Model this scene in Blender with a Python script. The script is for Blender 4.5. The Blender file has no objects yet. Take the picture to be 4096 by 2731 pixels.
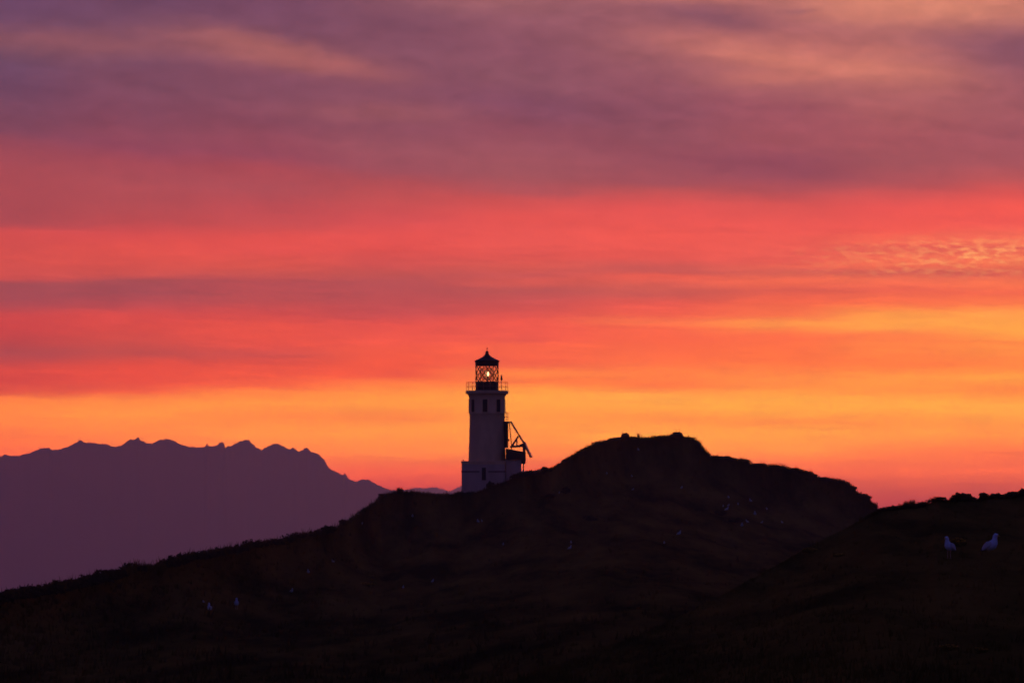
import bpy, bmesh, math, random
import numpy as np
from mathutils import Vector, Matrix, noise as mnoise

random.seed(7)
rng = np.random.default_rng(7)
scene = bpy.context.scene
C = scene.collection

# ---------------------------------------------------------------- camera
F = 22755.0                       # focal length in pixels of the 4096 px wide photograph (200 mm lens)
HORIZON = 2244.0
EYE = 62.0                        # eye height above the sea, metres
PITCH = math.atan((HORIZON - 1365.5) / F)
cam = bpy.data.cameras.new('camera')
cam.lens = 200.0
cam.sensor_width = 36.0
cam.clip_start = 0.5
cam.clip_end = 200000.0
cam_ob = bpy.data.objects.new('camera', cam)
cam_ob.location = (0, 0, EYE)
cam_ob.rotation_euler = (math.pi / 2 + PITCH, 0, 0)
C.objects.link(cam_ob)
scene.camera = cam_ob
CP, SP = math.cos(PITCH), math.sin(PITCH)


def at(px, py, depth):
    """World point at forward distance depth (metres) seen at photograph pixel px, py."""
    a, b = (px - 2048.0) / F, (1365.5 - py) / F
    k = depth / (CP - b * SP)
    return Vector((a * k, depth, EYE + (SP + b * CP) * k))


# ---------------------------------------------------------------- exposure
scene.render.engine = 'CYCLES'
scene.view_settings.view_transform = 'Standard'
scene.view_settings.look = 'None'
scene.view_settings.exposure = 0.0
scene.view_settings.gamma = 1.0
scene.cycles.use_denoising = True
scene.cycles.volume_bounces = 1
scene.cycles.max_bounces = 6
scene.cycles.filter_width = 1.75

# ---------------------------------------------------------------- air
HAZE_K = 8.0e-5                   # extinction per metre
HAZE_TOP = 640.0
HAZE_FAR = 34000.0
HAZE_S = (0.112, 0.036, 0.077)     # light the air itself sends back, for the cloud colours behind it


def lin(c):
    c /= 255.0
    return c / 12.92 if c <= 0.04045 else ((c + 0.055) / 1.055) ** 2.4


# ---------------------------------------------------------------- sky
SUN_AZ = math.radians(13.0)       # to the right of the view
SUN_EL = math.radians(0.4)
world = bpy.data.worlds.new('World')
scene.world = world
world.use_nodes = True
nt = world.node_tree
N, L = nt.nodes, nt.links
bg = N['Background']
SKY = 0.1
bg.inputs[1].default_value = SKY
world.cycles.sampling_method = 'MANUAL'
world.cycles.sample_map_resolution = 4096


def link(a, b):
    L.new(a, b)


def setin(sock, v):
    if isinstance(v, bpy.types.NodeSocket):
        L.new(v, sock)
    else:
        sock.default_value = v


def m(op, a, b=0.0, c=0.0):
    n = N.new('ShaderNodeMath')
    n.operation = op
    setin(n.inputs[0], a)
    setin(n.inputs[1], b)
    if op in ('MULTIPLY_ADD',):
        setin(n.inputs[2], c)
    return n.outputs[0]


def mr(v, a, b, c=0.0, d=1.0, kind='SMOOTHSTEP'):
    n = N.new('ShaderNodeMapRange')
    n.interpolation_type = kind
    setin(n.inputs['Value'], v)
    n.inputs['From Min'].default_value = a
    n.inputs['From Max'].default_value = b
    n.inputs['To Min'].default_value = c
    n.inputs['To Max'].default_value = d
    return n.outputs[0]


def mixc(f, a, b, blend='MIX'):
    n = N.new('ShaderNodeMix')
    n.data_type = 'RGBA'
    n.blend_type = blend
    n.clamp_factor = True
    setin(n.inputs[0], f)
    setin(n.inputs[6], a)
    setin(n.inputs[7], b)
    return n.outputs[2]


def noise_tex(vx, vy, vz, detail=4.0, rough=0.5):
    cb = N.new('ShaderNodeCombineXYZ')
    setin(cb.inputs[0], vx)
    setin(cb.inputs[1], vy)
    setin(cb.inputs[2], vz)
    n = N.new('ShaderNodeTexNoise')
    n.inputs['Scale'].default_value = 1.0
    n.inputs['Detail'].default_value = detail
    n.inputs['Roughness'].default_value = rough
    link(cb.outputs[0], n.inputs['Vector'])
    return n.outputs[0]


tc = N.new('ShaderNodeTexCoord')
sep = N.new('ShaderNodeSeparateXYZ')
link(tc.outputs['Generated'], sep.inputs[0])
az = m('ARCTAN2', sep.outputs[0], sep.outputs[1])
el = m('ARCSINE', m('MAXIMUM', m('MINIMUM', sep.outputs[2], 1.0), -1.0))
KV = F * 2352.0 / 4096.0
# x: azimuth, y: elevation, both as lengths on a chart of the western sky 2352 wide
X = m('MULTIPLY_ADD', az, KV, 1176.0)
Y0 = m('MULTIPLY_ADD', el, -KV, HORIZON * 2352.0 / 4096.0)

# soft wind-drawn waviness of the cloud sheets
w1 = noise_tex(m('MULTIPLY', X, 0.0022), m('MULTIPLY', Y0, 0.013), 1.7, 4.0, 0.55)
w2 = noise_tex(m('MULTIPLY', X, 0.008), m('MULTIPLY', Y0, 0.05), 5.1, 5.0, 0.6)
w3 = noise_tex(m('MULTIPLY', X, 0.0065), m('MULTIPLY', Y0, 0.017), 8.8, 5.0, 0.6)
amp = mr(Y0, 560.0, 1150.0, 26.0, 13.0)
amp3 = mr(Y0, 200.0, 480.0, 34.0, 0.0)
Y = m('ADD', Y0, m('ADD', m('MULTIPLY', m('SUBTRACT', w1, 0.5), amp), m('ADD', m('MULTIPLY', m('SUBTRACT', w2, 0.5), 12.0), m('MULTIPLY', m('SUBTRACT', w3, 0.5), amp3))))

SHEAR = 0.12


def shear_at(y):
    t = min(1.0, max(0.0, (y - 150.0) / 430.0))
    return SHEAR * (1.0 - t * t * (3 - 2 * t))


S_n = mr(Y, 150.0, 580.0, SHEAR, 0.0)
CH = m('SUBTRACT', Y, m('MULTIPLY', S_n, m('SUBTRACT', X, 1176.0)))

COLS = {
    0: [(0, 104, 68, 100), (60, 108, 70, 98), (85, 118, 75, 95), (110, 118, 76, 96), (150, 106, 70, 98), (200, 108, 68, 96), (250, 116, 68, 92), (300, 126, 68, 90), (340, 150, 70, 86), (400, 170, 74, 84), (515, 170, 72, 82), (535, 208, 76, 78), (600, 210, 78, 76), (640, 203, 78, 78), (654, 162, 74, 84), (690, 160, 72, 84), (712, 180, 72, 80), (730, 205, 70, 74), (760, 202, 68, 72), (790, 187, 68, 74), (812, 172, 72, 80), (830, 192, 70, 74), (850, 220, 74, 70), (880, 208, 70, 70), (905, 222, 82, 66), (918, 255, 125, 66), (940, 255, 132, 66), (970, 255, 130, 66), (1000, 255, 118, 64), (1050, 250, 105, 62), (1110, 222, 82, 62), (1160, 185, 66, 66)],
    300: [(0, 106, 68, 97), (70, 112, 71, 96), (140, 116, 72, 96), (200, 124, 72, 94), (260, 128, 70, 92), (320, 140, 70, 90), (345, 142, 68, 90), (375, 162, 72, 86), (420, 172, 76, 86), (480, 176, 74, 82), (515, 190, 74, 80), (540, 214, 76, 78), (570, 222, 80, 76), (600, 216, 80, 76), (630, 205, 80, 78), (648, 166, 75, 84), (680, 162, 73, 84), (705, 185, 74, 82), (730, 214, 74, 74), (760, 212, 74, 72), (790, 205, 76, 74), (815, 186, 74, 76), (840, 225, 76, 68), (880, 228, 78, 66), (900, 240, 92, 64), (915, 255, 130, 66), (950, 255, 145, 70), (975, 255, 136, 68), (1010, 255, 125, 64), (1060, 252, 108, 62), (1110, 222, 82, 62), (1160, 185, 66, 66)],
    600: [(0, 114, 70, 96), (60, 118, 72, 96), (130, 128, 76, 96), (170, 134, 76, 96), (220, 130, 74, 94), (280, 132, 70, 90), (320, 145, 72, 90), (360, 148, 70, 90), (385, 168, 72, 84), (430, 172, 76, 86), (480, 186, 74, 82), (520, 202, 78, 82), (550, 225, 80, 78), (580, 222, 80, 78), (610, 214, 82, 76), (630, 202, 82, 80), (650, 176, 74, 82), (690, 184, 76, 82), (720, 206, 74, 76), (750, 228, 80, 72), (790, 228, 80, 72), (815, 206, 78, 76), (835, 220, 78, 70), (865, 238, 86, 66), (885, 244, 95, 64), (900, 255, 128, 66), (930, 255, 145, 70), (960, 255, 132, 68), (1000, 255, 143, 68), (1060, 255, 112, 62), (1110, 222, 80, 62), (1160, 185, 66, 66)],
    900: [(0, 122, 74, 96), (120, 130, 77, 96), (190, 132, 76, 96), (240, 138, 78, 95), (290, 140, 76, 94), (340, 152, 80, 94), (390, 156, 78, 92), (420, 176, 76, 84), (460, 192, 78, 82), (510, 212, 78, 82), (540, 230, 82, 80), (575, 222, 80, 78), (610, 206, 80, 80), (630, 192, 80, 80), (650, 180, 78, 84), (680, 182, 76, 82), (720, 198, 76, 80), (745, 225, 80, 76), (780, 238, 86, 74), (810, 240, 88, 70), (840, 238, 86, 68), (862, 240, 88, 66), (878, 255, 120, 66), (900, 255, 140, 68), (930, 255, 150, 70), (962, 254, 130, 66), (990, 255, 150, 70), (1040, 255, 128, 64), (1080, 245, 96, 62), (1110, 212, 76, 62), (1160, 180, 64, 66)],
    1200: [(0, 146, 87, 101), (60, 142, 84, 100), (120, 138, 80, 98), (180, 138, 81, 98), (240, 130, 74, 96), (290, 142, 74, 92), (340, 152, 80, 94), (400, 160, 82, 92), (440, 176, 80, 88), (460, 204, 80, 82), (500, 226, 82, 80), (550, 232, 86, 82), (590, 222, 84, 80), (615, 212, 86, 80), (635, 200, 84, 84), (650, 212, 86, 80), (665, 186, 82, 84), (690, 196, 80, 82), (720, 212, 80, 78), (740, 236, 86, 76), (780, 236, 88, 76), (800, 246, 98, 72), (835, 242, 96, 72), (855, 255, 130, 70), (875, 254, 118, 68), (895, 255, 150, 70), (920, 255, 160, 72), (950, 255, 150, 70), (975, 255, 150, 68), (1040, 255, 130, 62), (1080, 244, 98, 60), (1120, 200, 70, 62), (1160, 178, 62, 66)],
    1500: [(0, 152, 90, 101), (70, 142, 84, 99), (120, 150, 88, 99), (200, 142, 80, 96), (260, 138, 76, 94), (320, 142, 76, 92), (370, 152, 78, 92), (420, 162, 78, 90), (440, 188, 80, 84), (480, 225, 82, 82), (540, 235, 86, 80), (590, 228, 86, 80), (605, 208, 86, 82), (622, 200, 86, 84), (636, 228, 90, 78), (655, 210, 90, 82), (672, 200, 86, 82), (695, 226, 86, 78), (720, 238, 92, 76), (738, 252, 115, 76), (752, 246, 100, 74), (780, 244, 98, 72), (830, 250, 108, 70), (860, 255, 125, 70), (885, 255, 118, 68), (908, 255, 160, 74), (935, 255, 160, 72), (965, 254, 140, 66), (1000, 255, 158, 68), (1050, 255, 125, 62), (1090, 238, 94, 62), (1125, 196, 70, 66), (1160, 178, 62, 68)],
    1800: [(0, 158, 94, 101), (80, 156, 91, 101), (150, 166, 95, 100), (200, 160, 91, 98), (250, 156, 82, 96), (330, 158, 80, 92), (370, 148, 74, 92), (405, 152, 74, 90), (440, 178, 78, 86), (470, 213, 82, 82), (510, 234, 86, 82), (560, 236, 90, 82), (600, 228, 90, 82), (612, 235, 98, 82), (626, 206, 90, 82), (645, 244, 104, 78), (665, 212, 88, 78), (690, 240, 98, 74), (725, 248, 110, 74), (742, 255, 148, 74), (758, 255, 125, 72), (775, 248, 106, 72), (830, 250, 112, 68), (865, 255, 135, 70), (890, 255, 140, 68), (920, 255, 165, 72), (950, 255, 158, 70), (970, 248, 134, 66), (990, 255, 156, 68), (1030, 255, 146, 66), (1060, 255, 118, 62), (1090, 238, 96, 62), (1120, 198, 76, 68), (1160, 178, 62, 70)],
    2050: [(0, 180, 106, 103), (80, 168, 99, 102), (150, 176, 102, 101), (190, 170, 96, 98), (230, 168, 92, 98), (260, 165, 88, 94), (320, 162, 82, 92), (380, 158, 80, 90), (420, 172, 80, 88), (450, 203, 82, 84), (480, 233, 84, 82), (530, 238, 88, 80), (560, 240, 100, 82), (572, 222, 92, 82), (600, 242, 108, 82), (614, 236, 102, 80), (628, 204, 90, 82), (650, 244, 108, 80), (672, 228, 95, 78), (700, 250, 110, 74), (722, 255, 153, 74), (750, 255, 158, 74), (768, 252, 122, 72), (800, 255, 128, 70), (840, 255, 120, 68), (870, 255, 148, 70), (900, 255, 140, 68), (925, 255, 163, 72), (955, 255, 155, 70), (975, 254, 140, 68), (1000, 255, 148, 68), (1040, 255, 120, 64), (1080, 244, 102, 64), (1110, 212, 84, 70), (1150, 184, 66, 72), (1180, 174, 60, 72)],
    2352: [(0, 184, 110, 104), (60, 165, 98, 102), (120, 146, 87, 99), (150, 140, 82, 98), (200, 150, 84, 96), (260, 160, 86, 96), (320, 158, 82, 94), (380, 165, 82, 92), (420, 185, 82, 86), (450, 226, 84, 82), (480, 245, 88, 80), (520, 240, 88, 82), (560, 240, 108, 84), (575, 224, 94, 82), (592, 240, 110, 82), (612, 242, 110, 80), (632, 207, 88, 80), (655, 248, 114, 78), (680, 238, 100, 76), (705, 255, 122, 74), (720, 255, 153, 76), (740, 255, 160, 74), (765, 255, 160, 72), (785, 255, 135, 70), (805, 255, 140, 70), (840, 255, 127, 68), (870, 255, 156, 70), (895, 254, 132, 68), (915, 255, 150, 70), (935, 255, 167, 74), (965, 255, 155, 70), (985, 254, 142, 66), (1000, 255, 145, 66), (1040, 255, 114, 64), (1080, 244, 102, 66), (1115, 204, 80, 70), (1150, 182, 66, 72), (1180, 174, 60, 72)],
}
CH_LO, CH_HI = -260.0, 1320.0


def behind_air(y, rgb):
    """Radiance the cloud must have for the eye to see rgb through the haze."""
    e = (HORIZON * 2352.0 / 4096.0 - y) / KV
    path = min(HAZE_FAR, (HAZE_TOP - EYE) / math.tan(max(e, 1e-4)))
    t = math.exp(-HAZE_K * path)
    return [max(0.0, (lin(v) - s * (1 - t)) / t) for v, s in zip(rgb, HAZE_S)]


def ramp(stops, fac):
    r = N.new('ShaderNodeValToRGB')
    cr = r.color_ramp
    cr.interpolation = 'LINEAR'
    for i, (p, c) in enumerate(stops):
        e = cr.elements[i] if i < 2 else cr.elements.new(p)
        e.position = p
        e.color = (c[0], c[1], c[2], 1.0)
    link(fac, r.inputs[0])
    return r.outputs[0]


fac = mr(CH, CH_LO, CH_HI, 0.0, 1.0, 'LINEAR')
sky_col = None
prev = None
for cx in sorted(COLS):
    st = []
    for (y, r_, g_, b_) in COLS[cx]:
        c = y - shear_at(y) * (cx - 1176.0)
        st.append(((c - CH_LO) / (CH_HI - CH_LO), behind_air(y, (r_, g_, b_))))
    h = len(st) // 2
    a, b = ramp(st[:h + 1], fac), ramp(st[h:], fac)
    n = N.new('ShaderNodeMath')
    n.operation = 'GREATER_THAN'
    link(fac, n.inputs[0])
    n.inputs[1].default_value = st[h][0]
    col = mixc(n.outputs[0], a, b)
    sky_col = col if sky_col is None else mixc(mr(X, prev, cx), sky_col, col)
    prev = cx

# lit and shaded patches of the high cloud, torn by the same turbulence as the sheet
w4 = noise_tex(m('MULTIPLY', X, 0.010), m('MULTIPLY', Y0, 0.030), 4.4, 6.0, 0.62)
w5 = noise_tex(m('MULTIPLY', X, 0.0055), m('MULTIPLY', Y0, 0.012), 12.4, 4.0, 0.55)
XW = m('ADD', X, m('MULTIPLY', m('SUBTRACT', w5, 0.5), 120.0))
YW = m('ADD', Y0, m('ADD', m('MULTIPLY', m('SUBTRACT', w4, 0.5), 26.0), m('MULTIPLY', m('SUBTRACT', w5, 0.5), 34.0)))
for (cx, cy, ln, wd, sl, rgb, am) in [
    (1850, 128, 330, 70, 0.14, (190, 109, 103), 0.85),
    (2130, 14, 330, 46, 0.05, (214, 132, 110), 1.0),
    (2000, 40, 150, 24, 0.06, (210, 126, 108), 0.6),
    (1560, -4, 140, 16, 0.04, (198, 118, 107), 0.9),
    (1710, 122, 150, 22, 0.15, (206, 120, 107), 1.0),
    (1600, 100, 110, 16, 0.12, (170, 98, 100), 0.7),
    (1960, 162, 180, 26, 0.06, (208, 121, 106), 1.0),
    (1790, 178, 130, 18, -0.06, (196, 112, 104), 0.85),
    (2040, 122, 160, 14, 0.03, (192, 110, 102), 0.6),
    (1640, 42, 140, 26, 0.10, (128, 79, 98), 0.85),
    (1830, 28, 46, 7, 0.05, (138, 84, 99), 0.6),
    (2370, 118, 190, 36, 0.06, (131, 79, 98), 0.9),
    (1240, 252, 170, 34, 0.05, (127, 72, 95), 0.6),
    (1650, 372, 300, 20, 0.12, (142, 71, 90), 0.55),
    (1120, 4, 230, 30, 0.0, (160, 98, 104), 0.7),
    (585, 115, 175, 34, 0.17, (175, 101, 97), 1.0),
    (740, 150, 160, 25, 0.14, (168, 95, 97), 0.95),
    (440, 95, 150, 26, 0.10, (150, 88, 97), 0.6),
    (230, 106, 290, 30, 0.06, (143, 84, 95), 0.9),
    (880, 262, 190, 20, 0.02, (154, 86, 95), 0.7),
    (640, 190, 300, 30, 0.06, (124, 72, 94), 0.5),
]:
    dx = m('SUBTRACT', XW, float(cx))
    dy = m('SUBTRACT', m('SUBTRACT', YW, float(cy)), m('MULTIPLY', dx, sl))
    r2 = m('ADD', m('POWER', m('MULTIPLY', dx, 1.0 / ln), 2.0), m('POWER', m('MULTIPLY', dy, 1.0 / wd), 2.0))
    msk = m('MULTIPLY', m('EXPONENT', m('MULTIPLY', r2, -1.0)), mr(w4, 0.15, 0.62, am * 0.65, am, 'LINEAR'))
    sky_col = mixc(msk, sky_col, (*behind_air(max(cy, 0), rgb), 1))

# rippled mackerel cloud low on the right
rip = noise_tex(m('MULTIPLY', X, 0.034), m('MULTIPLY', m('ADD', Y0, m('MULTIPLY', X, -0.012)), 0.105), 2.2, 5.0, 0.6)
rip_b = noise_tex(m('MULTIPLY', X, 0.007), m('MULTIPLY', Y0, 0.045), 6.6, 3.0, 0.5)
rip_mask = m('MULTIPLY', mr(rip_b, 0.26, 0.56), m('MULTIPLY', mr(X, 1720.0, 2250.0), mr(X, 2500.0, 2700.0, 1.0, 0.0)))
rip_mask = m('MULTIPLY', rip_mask,
             m('MULTIPLY', mr(Y0, 530.0, 590.0), mr(Y0, 592.0, 655.0, 1.0, 0.0)))
sky_col = mixc(m('MULTIPLY', mr(rip, 0.42, 0.66), m('MULTIPLY', rip_mask, 0.95)), sky_col, (*behind_air(590, (255, 160, 100)), 1))
sky_col = mixc(m('MULTIPLY', mr(rip, 0.46, 0.34), m('MULTIPLY', rip_mask, 0.25)), sky_col, (*behind_air(590, (205, 86, 84)), 1))

# fine streaking of the whole sheet
g1 = noise_tex(m('MULTIPLY', X, 0.004), m('MULTIPLY', CH, 0.040), 9.3, 5.0, 0.6)
g2 = noise_tex(m('MULTIPLY', X, 0.006), m('MULTIPLY', CH, 0.016), 3.9, 4.0, 0.55)
g3 = noise_tex(m('MULTIPLY', XW, 0.011), m('MULTIPLY', YW, 0.026), 21.0, 6.0, 0.62)
g4 = noise_tex(m('MULTIPLY', X, 0.010), m('MULTIPLY', m('ADD', Y, m('MULTIPLY', X, -0.02)), 0.11), 31.0, 6.0, 0.65)
lum = m('ADD', mr(g1, 0.25, 0.75, 0.94, 1.06, 'LINEAR'), mr(g2, 0.25, 0.75, -0.06, 0.06, 'LINEAR'))
lum = m('ADD', lum, m('MULTIPLY', mr(g3, 0.3, 0.7, -0.13, 0.13, 'LINEAR'), mr(Y0, 260.0, 480.0, 1.0, 0.15)))
lum = m('ADD', lum, m('MULTIPLY', mr(g4, 0.3, 0.7, -0.10, 0.10, 'LINEAR'), mr(Y0, 420.0, 620.0, 0.0, 1.0)))
vs = N.new('ShaderNodeVectorMath')
vs.operation = 'SCALE'
link(sky_col, vs.inputs[0])
link(lum, vs.inputs['Scale'])
vs2 = N.new('ShaderNodeVectorMath')
vs2.operation = 'SCALE'
link(vs.outputs[0], vs2.inputs[0])
vs2.inputs['Scale'].default_value = 1.0 / SKY

# the rest of the dome: clear dusk
st = N.new('ShaderNodeTexSky')
st.sky_type = 'NISHITA'
st.sun_disc = False
st.sun_elevation = SUN_EL
st.sun_rotation = SUN_AZ
st.ozone_density = 4.0
dusk = mixc(1.0, st.outputs[0], (5.6, 1.85, 3.1, 1.0), 'MULTIPLY')
front = m('MULTIPLY', mr(m('ABSOLUTE', az), math.radians(16), math.radians(60), 1.0, 0.0),
          mr(el, math.radians(6.5), math.radians(24), 1.0, 0.0))
link(mixc(front, dusk, vs2.outputs[0]), bg.inputs[0])

# ---------------------------------------------------------------- sun, sunk into the cloud bank on the right
sun = bpy.data.lights.new('sun', 'SUN')
sun.energy = 0.88
sun.angle = math.radians(0.5)
sun.color = (1.0, 0.55, 0.28)
sun_ob = bpy.data.objects.new('sun', sun)
C.objects.link(sun_ob)
sd = Vector((math.sin(SUN_AZ) * math.cos(SUN_EL), math.cos(SUN_AZ) * math.cos(SUN_EL), math.sin(SUN_EL)))
sun_ob.rotation_euler = sd.to_track_quat('Z', 'Y').to_euler()
sun_ob.location = (0, 0, 100)


# ================================================================ helpers
def mat(name, c1, c2=None, scale=4.0, rough=0.8, bump=0.0, detail=5.0, metallic=0.0, spec=0.3, stretch=None):
    mt = bpy.data.materials.new(name)
    mt.use_nodes = True
    t = mt.node_tree
    p = t.nodes['Principled BSDF']
    p.inputs['Roughness'].default_value = rough
    p.inputs['Metallic'].default_value = metallic
    p.inputs['Specular IOR Level'].default_value = spec
    if c2 is None:
        c2 = tuple(v * 0.7 for v in c1)
    tcn = t.nodes.new('ShaderNodeTexCoord')
    n = t.nodes.new('ShaderNodeTexNoise')
    n.inputs['Scale'].default_value = scale
    n.inputs['Detail'].default_value = detail
    n.inputs['Roughness'].default_value = 0.6
    src = tcn.outputs['Object']
    if stretch:
        mp = t.nodes.new('ShaderNodeMapping')
        mp.inputs['Scale'].default_value = stretch
        t.links.new(src, mp.inputs[0])
        src = mp.outputs[0]
    t.links.new(src, n.inputs['Vector'])
    r = t.nodes.new('ShaderNodeValToRGB')
    r.color_ramp.elements[0].position = 0.35
    r.color_ramp.elements[1].position = 0.65
    r.color_ramp.elements[0].color = (*c1, 1)
    r.color_ramp.elements[1].color = (*c2, 1)
    t.links.new(n.outputs[0], r.inputs[0])
    t.links.new(r.outputs[0], p.inputs['Base Color'])
    if bump:
        b = t.nodes.new('ShaderNodeBump')
        b.inputs['Strength'].default_value = 0.6
        b.inputs['Distance'].default_value = bump
        t.links.new(n.outputs[0], b.inputs['Height'])
        t.links.new(b.outputs[0], p.inputs['Normal'])
    return mt


def link_mesh(name, me, mats, parent=None, smooth=False):
    o = bpy.data.objects.new(name, me)
    C.objects.link(o)
    for x in (mats if isinstance(mats, (list, tuple)) else [mats]):
        me.materials.append(x)
    if smooth:
        me.polygons.foreach_set('use_smooth', [True] * len(me.polygons))
    if parent is not None:
        o.parent = parent
    return o


def obj(name, bm, mats, parent=None, smooth=False):
    me = bpy.data.meshes.new(name)
    bm.normal_update()
    bm.to_mesh(me)
    bm.free()
    return link_mesh(name, me, mats, parent, smooth)


def grid_mesh(name, P, mats, smooth=True):
    """P: rows x cols x 3 array of world points -> one sheet."""
    R, K = P.shape[:2]
    me = bpy.data.meshes.new(name)
    i = np.arange(R * K).reshape(R, K)
    q = np.stack([i[:-1, :-1], i[:-1, 1:], i[1:, 1:], i[1:, :-1]], -1).reshape(-1, 4)
    me.vertices.add(R * K)
    me.vertices.foreach_set('co', P.reshape(-1).astype(np.float32))
    me.loops.add(q.size)
    me.loops.foreach_set('vertex_index', q.reshape(-1).astype(np.int32))
    me.polygons.add(len(q))
    me.polygons.foreach_set('loop_start', (np.arange(len(q)) * 4).astype(np.int32))
    me.update(calc_edges=True)
    me.validate()
    return link_mesh(name, me, mats, None, smooth)


def tri_mesh(name, V, mats, parent=None, n=3):
    """V: (k, n, 3) separate polygons of n corners."""
    me = bpy.data.meshes.new(name)
    k = len(V)
    me.vertices.add(k * n)
    me.vertices.foreach_set('co', np.asarray(V, np.float32).reshape(-1))
    me.loops.add(k * n)
    me.loops.foreach_set('vertex_index', np.arange(k * n, dtype=np.int32))
    me.polygons.add(k)
    me.polygons.foreach_set('loop_start', (np.arange(k) * n).astype(np.int32))
    me.update(calc_edges=True)
    return link_mesh(name, me, mats, parent)


def thing(name, label, cat, loc=(0, 0, 0), rotz=0.0, group=None):
    o = bpy.data.objects.new(name, None)
    o.empty_display_size = 0.3
    C.objects.link(o)
    o.location = loc
    o.rotation_euler = (0, 0, rotz)
    return tag(o, label, cat, group)


def tag(o, label, cat, group=None):
    o['label'] = label
    o['category'] = cat
    if group:
        o['group'] = group
    return o


def structure(o, kind='structure'):
    o['kind'] = kind
    return o


def dup(root, loc, rotz, scale, label, group=None):
    r = root.copy()
    C.objects.link(r)
    r.location = loc
    r.rotation_euler = (0, 0, rotz)
    r.scale = (scale,) * 3 if not isinstance(scale, tuple) else scale
    r['label'] = label
    if group:
        r['group'] = group
    for ch in list(root.children):
        c = ch.copy()
        C.objects.link(c)
        c.parent = r
        for g in ch.children:
            d = g.copy()
            C.objects.link(d)
            d.parent = c
    return r


def add_box(bm, x0, x1, y0, y1, z0, z1, mi=0):
    vs_ = [bm.verts.new((x, y, z)) for x in (x0, x1) for y in (y0, y1) for z in (z0, z1)]
    for f in ((0, 1, 3, 2), (4, 6, 7, 5), (0, 4, 5, 1), (2, 3, 7, 6), (0, 2, 6, 4), (1, 5, 7, 3)):
        fc = bm.faces.new([vs_[i] for i in f])
        fc.material_index = mi
    return vs_


def add_tube(bm, a, b, r0, r1=None, n=8, mi=0):
    r1 = r0 if r1 is None else r1
    a, b = Vector(a), Vector(b)
    q = (b - a).to_track_quat('Z', 'Y')
    ra, rb = [], []
    for k in range(n):
        t = 2 * math.pi * k / n
        d = q @ Vector((math.cos(t), math.sin(t), 0))
        ra.append(bm.verts.new(a + d * r0))
        rb.append(bm.verts.new(b + d * r1))
    for k in range(n):
        f = bm.faces.new((ra[k], ra[(k + 1) % n], rb[(k + 1) % n], rb[k]))
        f.material_index = mi
        f.smooth = True
    for ring in (ra[::-1], rb):
        bm.faces.new(ring).material_index = mi


def add_lathe(bm, prof, n=48, cap=True, off=(0, 0)):
    rings = []
    for r, z in prof:
        rings.append([bm.verts.new((off[0] + r * math.cos(2 * math.pi * k / n), off[1] + r * math.sin(2 * math.pi * k / n), z)) for k in range(n)])
    for a, b in zip(rings, rings[1:]):
        for k in range(n):
            bm.faces.new((a[k], a[(k + 1) % n], b[(k + 1) % n], b[k]))
    if cap:
        bm.faces.new(rings[0][::-1])
        bm.faces.new(rings[-1])


def add_loft(bm, sections, n=12, mi=0):
    """sections: (centre, half-width across y, half-height along the ring's own up). Rings stand square to the path."""
    rings = []
    for i, (c, ry, rz) in enumerate(sections):
        c = Vector(c)
        d = (Vector(sections[min(i + 1, len(sections) - 1)][0]) - Vector(sections[max(i - 1, 0)][0])).normalized()
        side = Vector((0, 1, 0))
        up = d.cross(side).normalized()
        rings.append([bm.verts.new(c + side * (ry * math.cos(2 * math.pi * k / n)) + up * (rz * math.sin(2 * math.pi * k / n))) for k in range(n)])
    for a, b in zip(rings, rings[1:]):
        for k in range(n):
            f = bm.faces.new((a[k], a[(k + 1) % n], b[(k + 1) % n], b[k]))
            f.material_index = mi
            f.smooth = True
    for r_ in (rings[0][::-1], rings[-1]):
        bm.faces.new(r_).material_index = mi


def fbm(x, y, z=0.0, octs=4, h=0.5):
    v, a, f = 0.0, 1.0, 1.0
    for _ in range(octs):
        v += a * mnoise.noise((x * f, y * f, z + 7.3 * _))
        a *= h
        f *= 2.03
    return v


# ================================================================ materials
M_ground = mat('dry_turf', (0.165, 0.100, 0.020), (0.042, 0.030, 0.008), 0.26, 0.95, 0.0, 8.0, spec=0.0, stretch=(1, 0.09, 0.3))
M_meadow = mat('meadow_turf', (0.155, 0.096, 0.020), (0.058, 0.042, 0.010), 0.55, 0.95, 0.0, 8.0, spec=0.0, stretch=(1, 0.07, 0.3))
M_grass = mat('dry_grass', (0.150, 0.092, 0.020), (0.048, 0.034, 0.009), 0.26, 0.9, spec=0.0, stretch=(1, 0.09, 0.3))
M_leaf = mat('shrub_leaf', (0.085, 0.062, 0.028), (0.045, 0.032, 0.016), 3.0, 0.8, spec=0.0)
M_fleaf = mat('pale_shrub_leaf', (0.24, 0.17, 0.035), (0.14, 0.10, 0.022), 3.0, 0.8, spec=0.0)
M_twig = mat('twig', (0.07, 0.05, 0.035), None, 9.0, 0.9)
M_bloom = mat('yellow_blossom', (0.62, 0.34, 0.02), (0.45, 0.22, 0.02), 5.0, 0.8)
M_rock = mat('dark_rock', (0.09, 0.065, 0.05), (0.04, 0.03, 0.025), 2.2, 0.9, 0.03)
M_mount = mat('far_slopes', (0.055, 0.045, 0.040), (0.030, 0.028, 0.026), 0.002, 1.0, spec=0.0)
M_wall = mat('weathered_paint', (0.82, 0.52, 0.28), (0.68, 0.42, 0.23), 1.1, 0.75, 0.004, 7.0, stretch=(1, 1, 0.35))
M_base = mat('bluish_shaded_wall_paint', (0.64, 0.44, 0.33), (0.52, 0.35, 0.26), 1.1, 0.75, 0.004, 7.0, stretch=(1, 1, 0.35))  # tower paint again, with the bluer shading of lower walls in the colour
M_iron = mat('black_iron', (0.035, 0.020, 0.014), (0.022, 0.013, 0.010), 3.0, 0.55)
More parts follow.
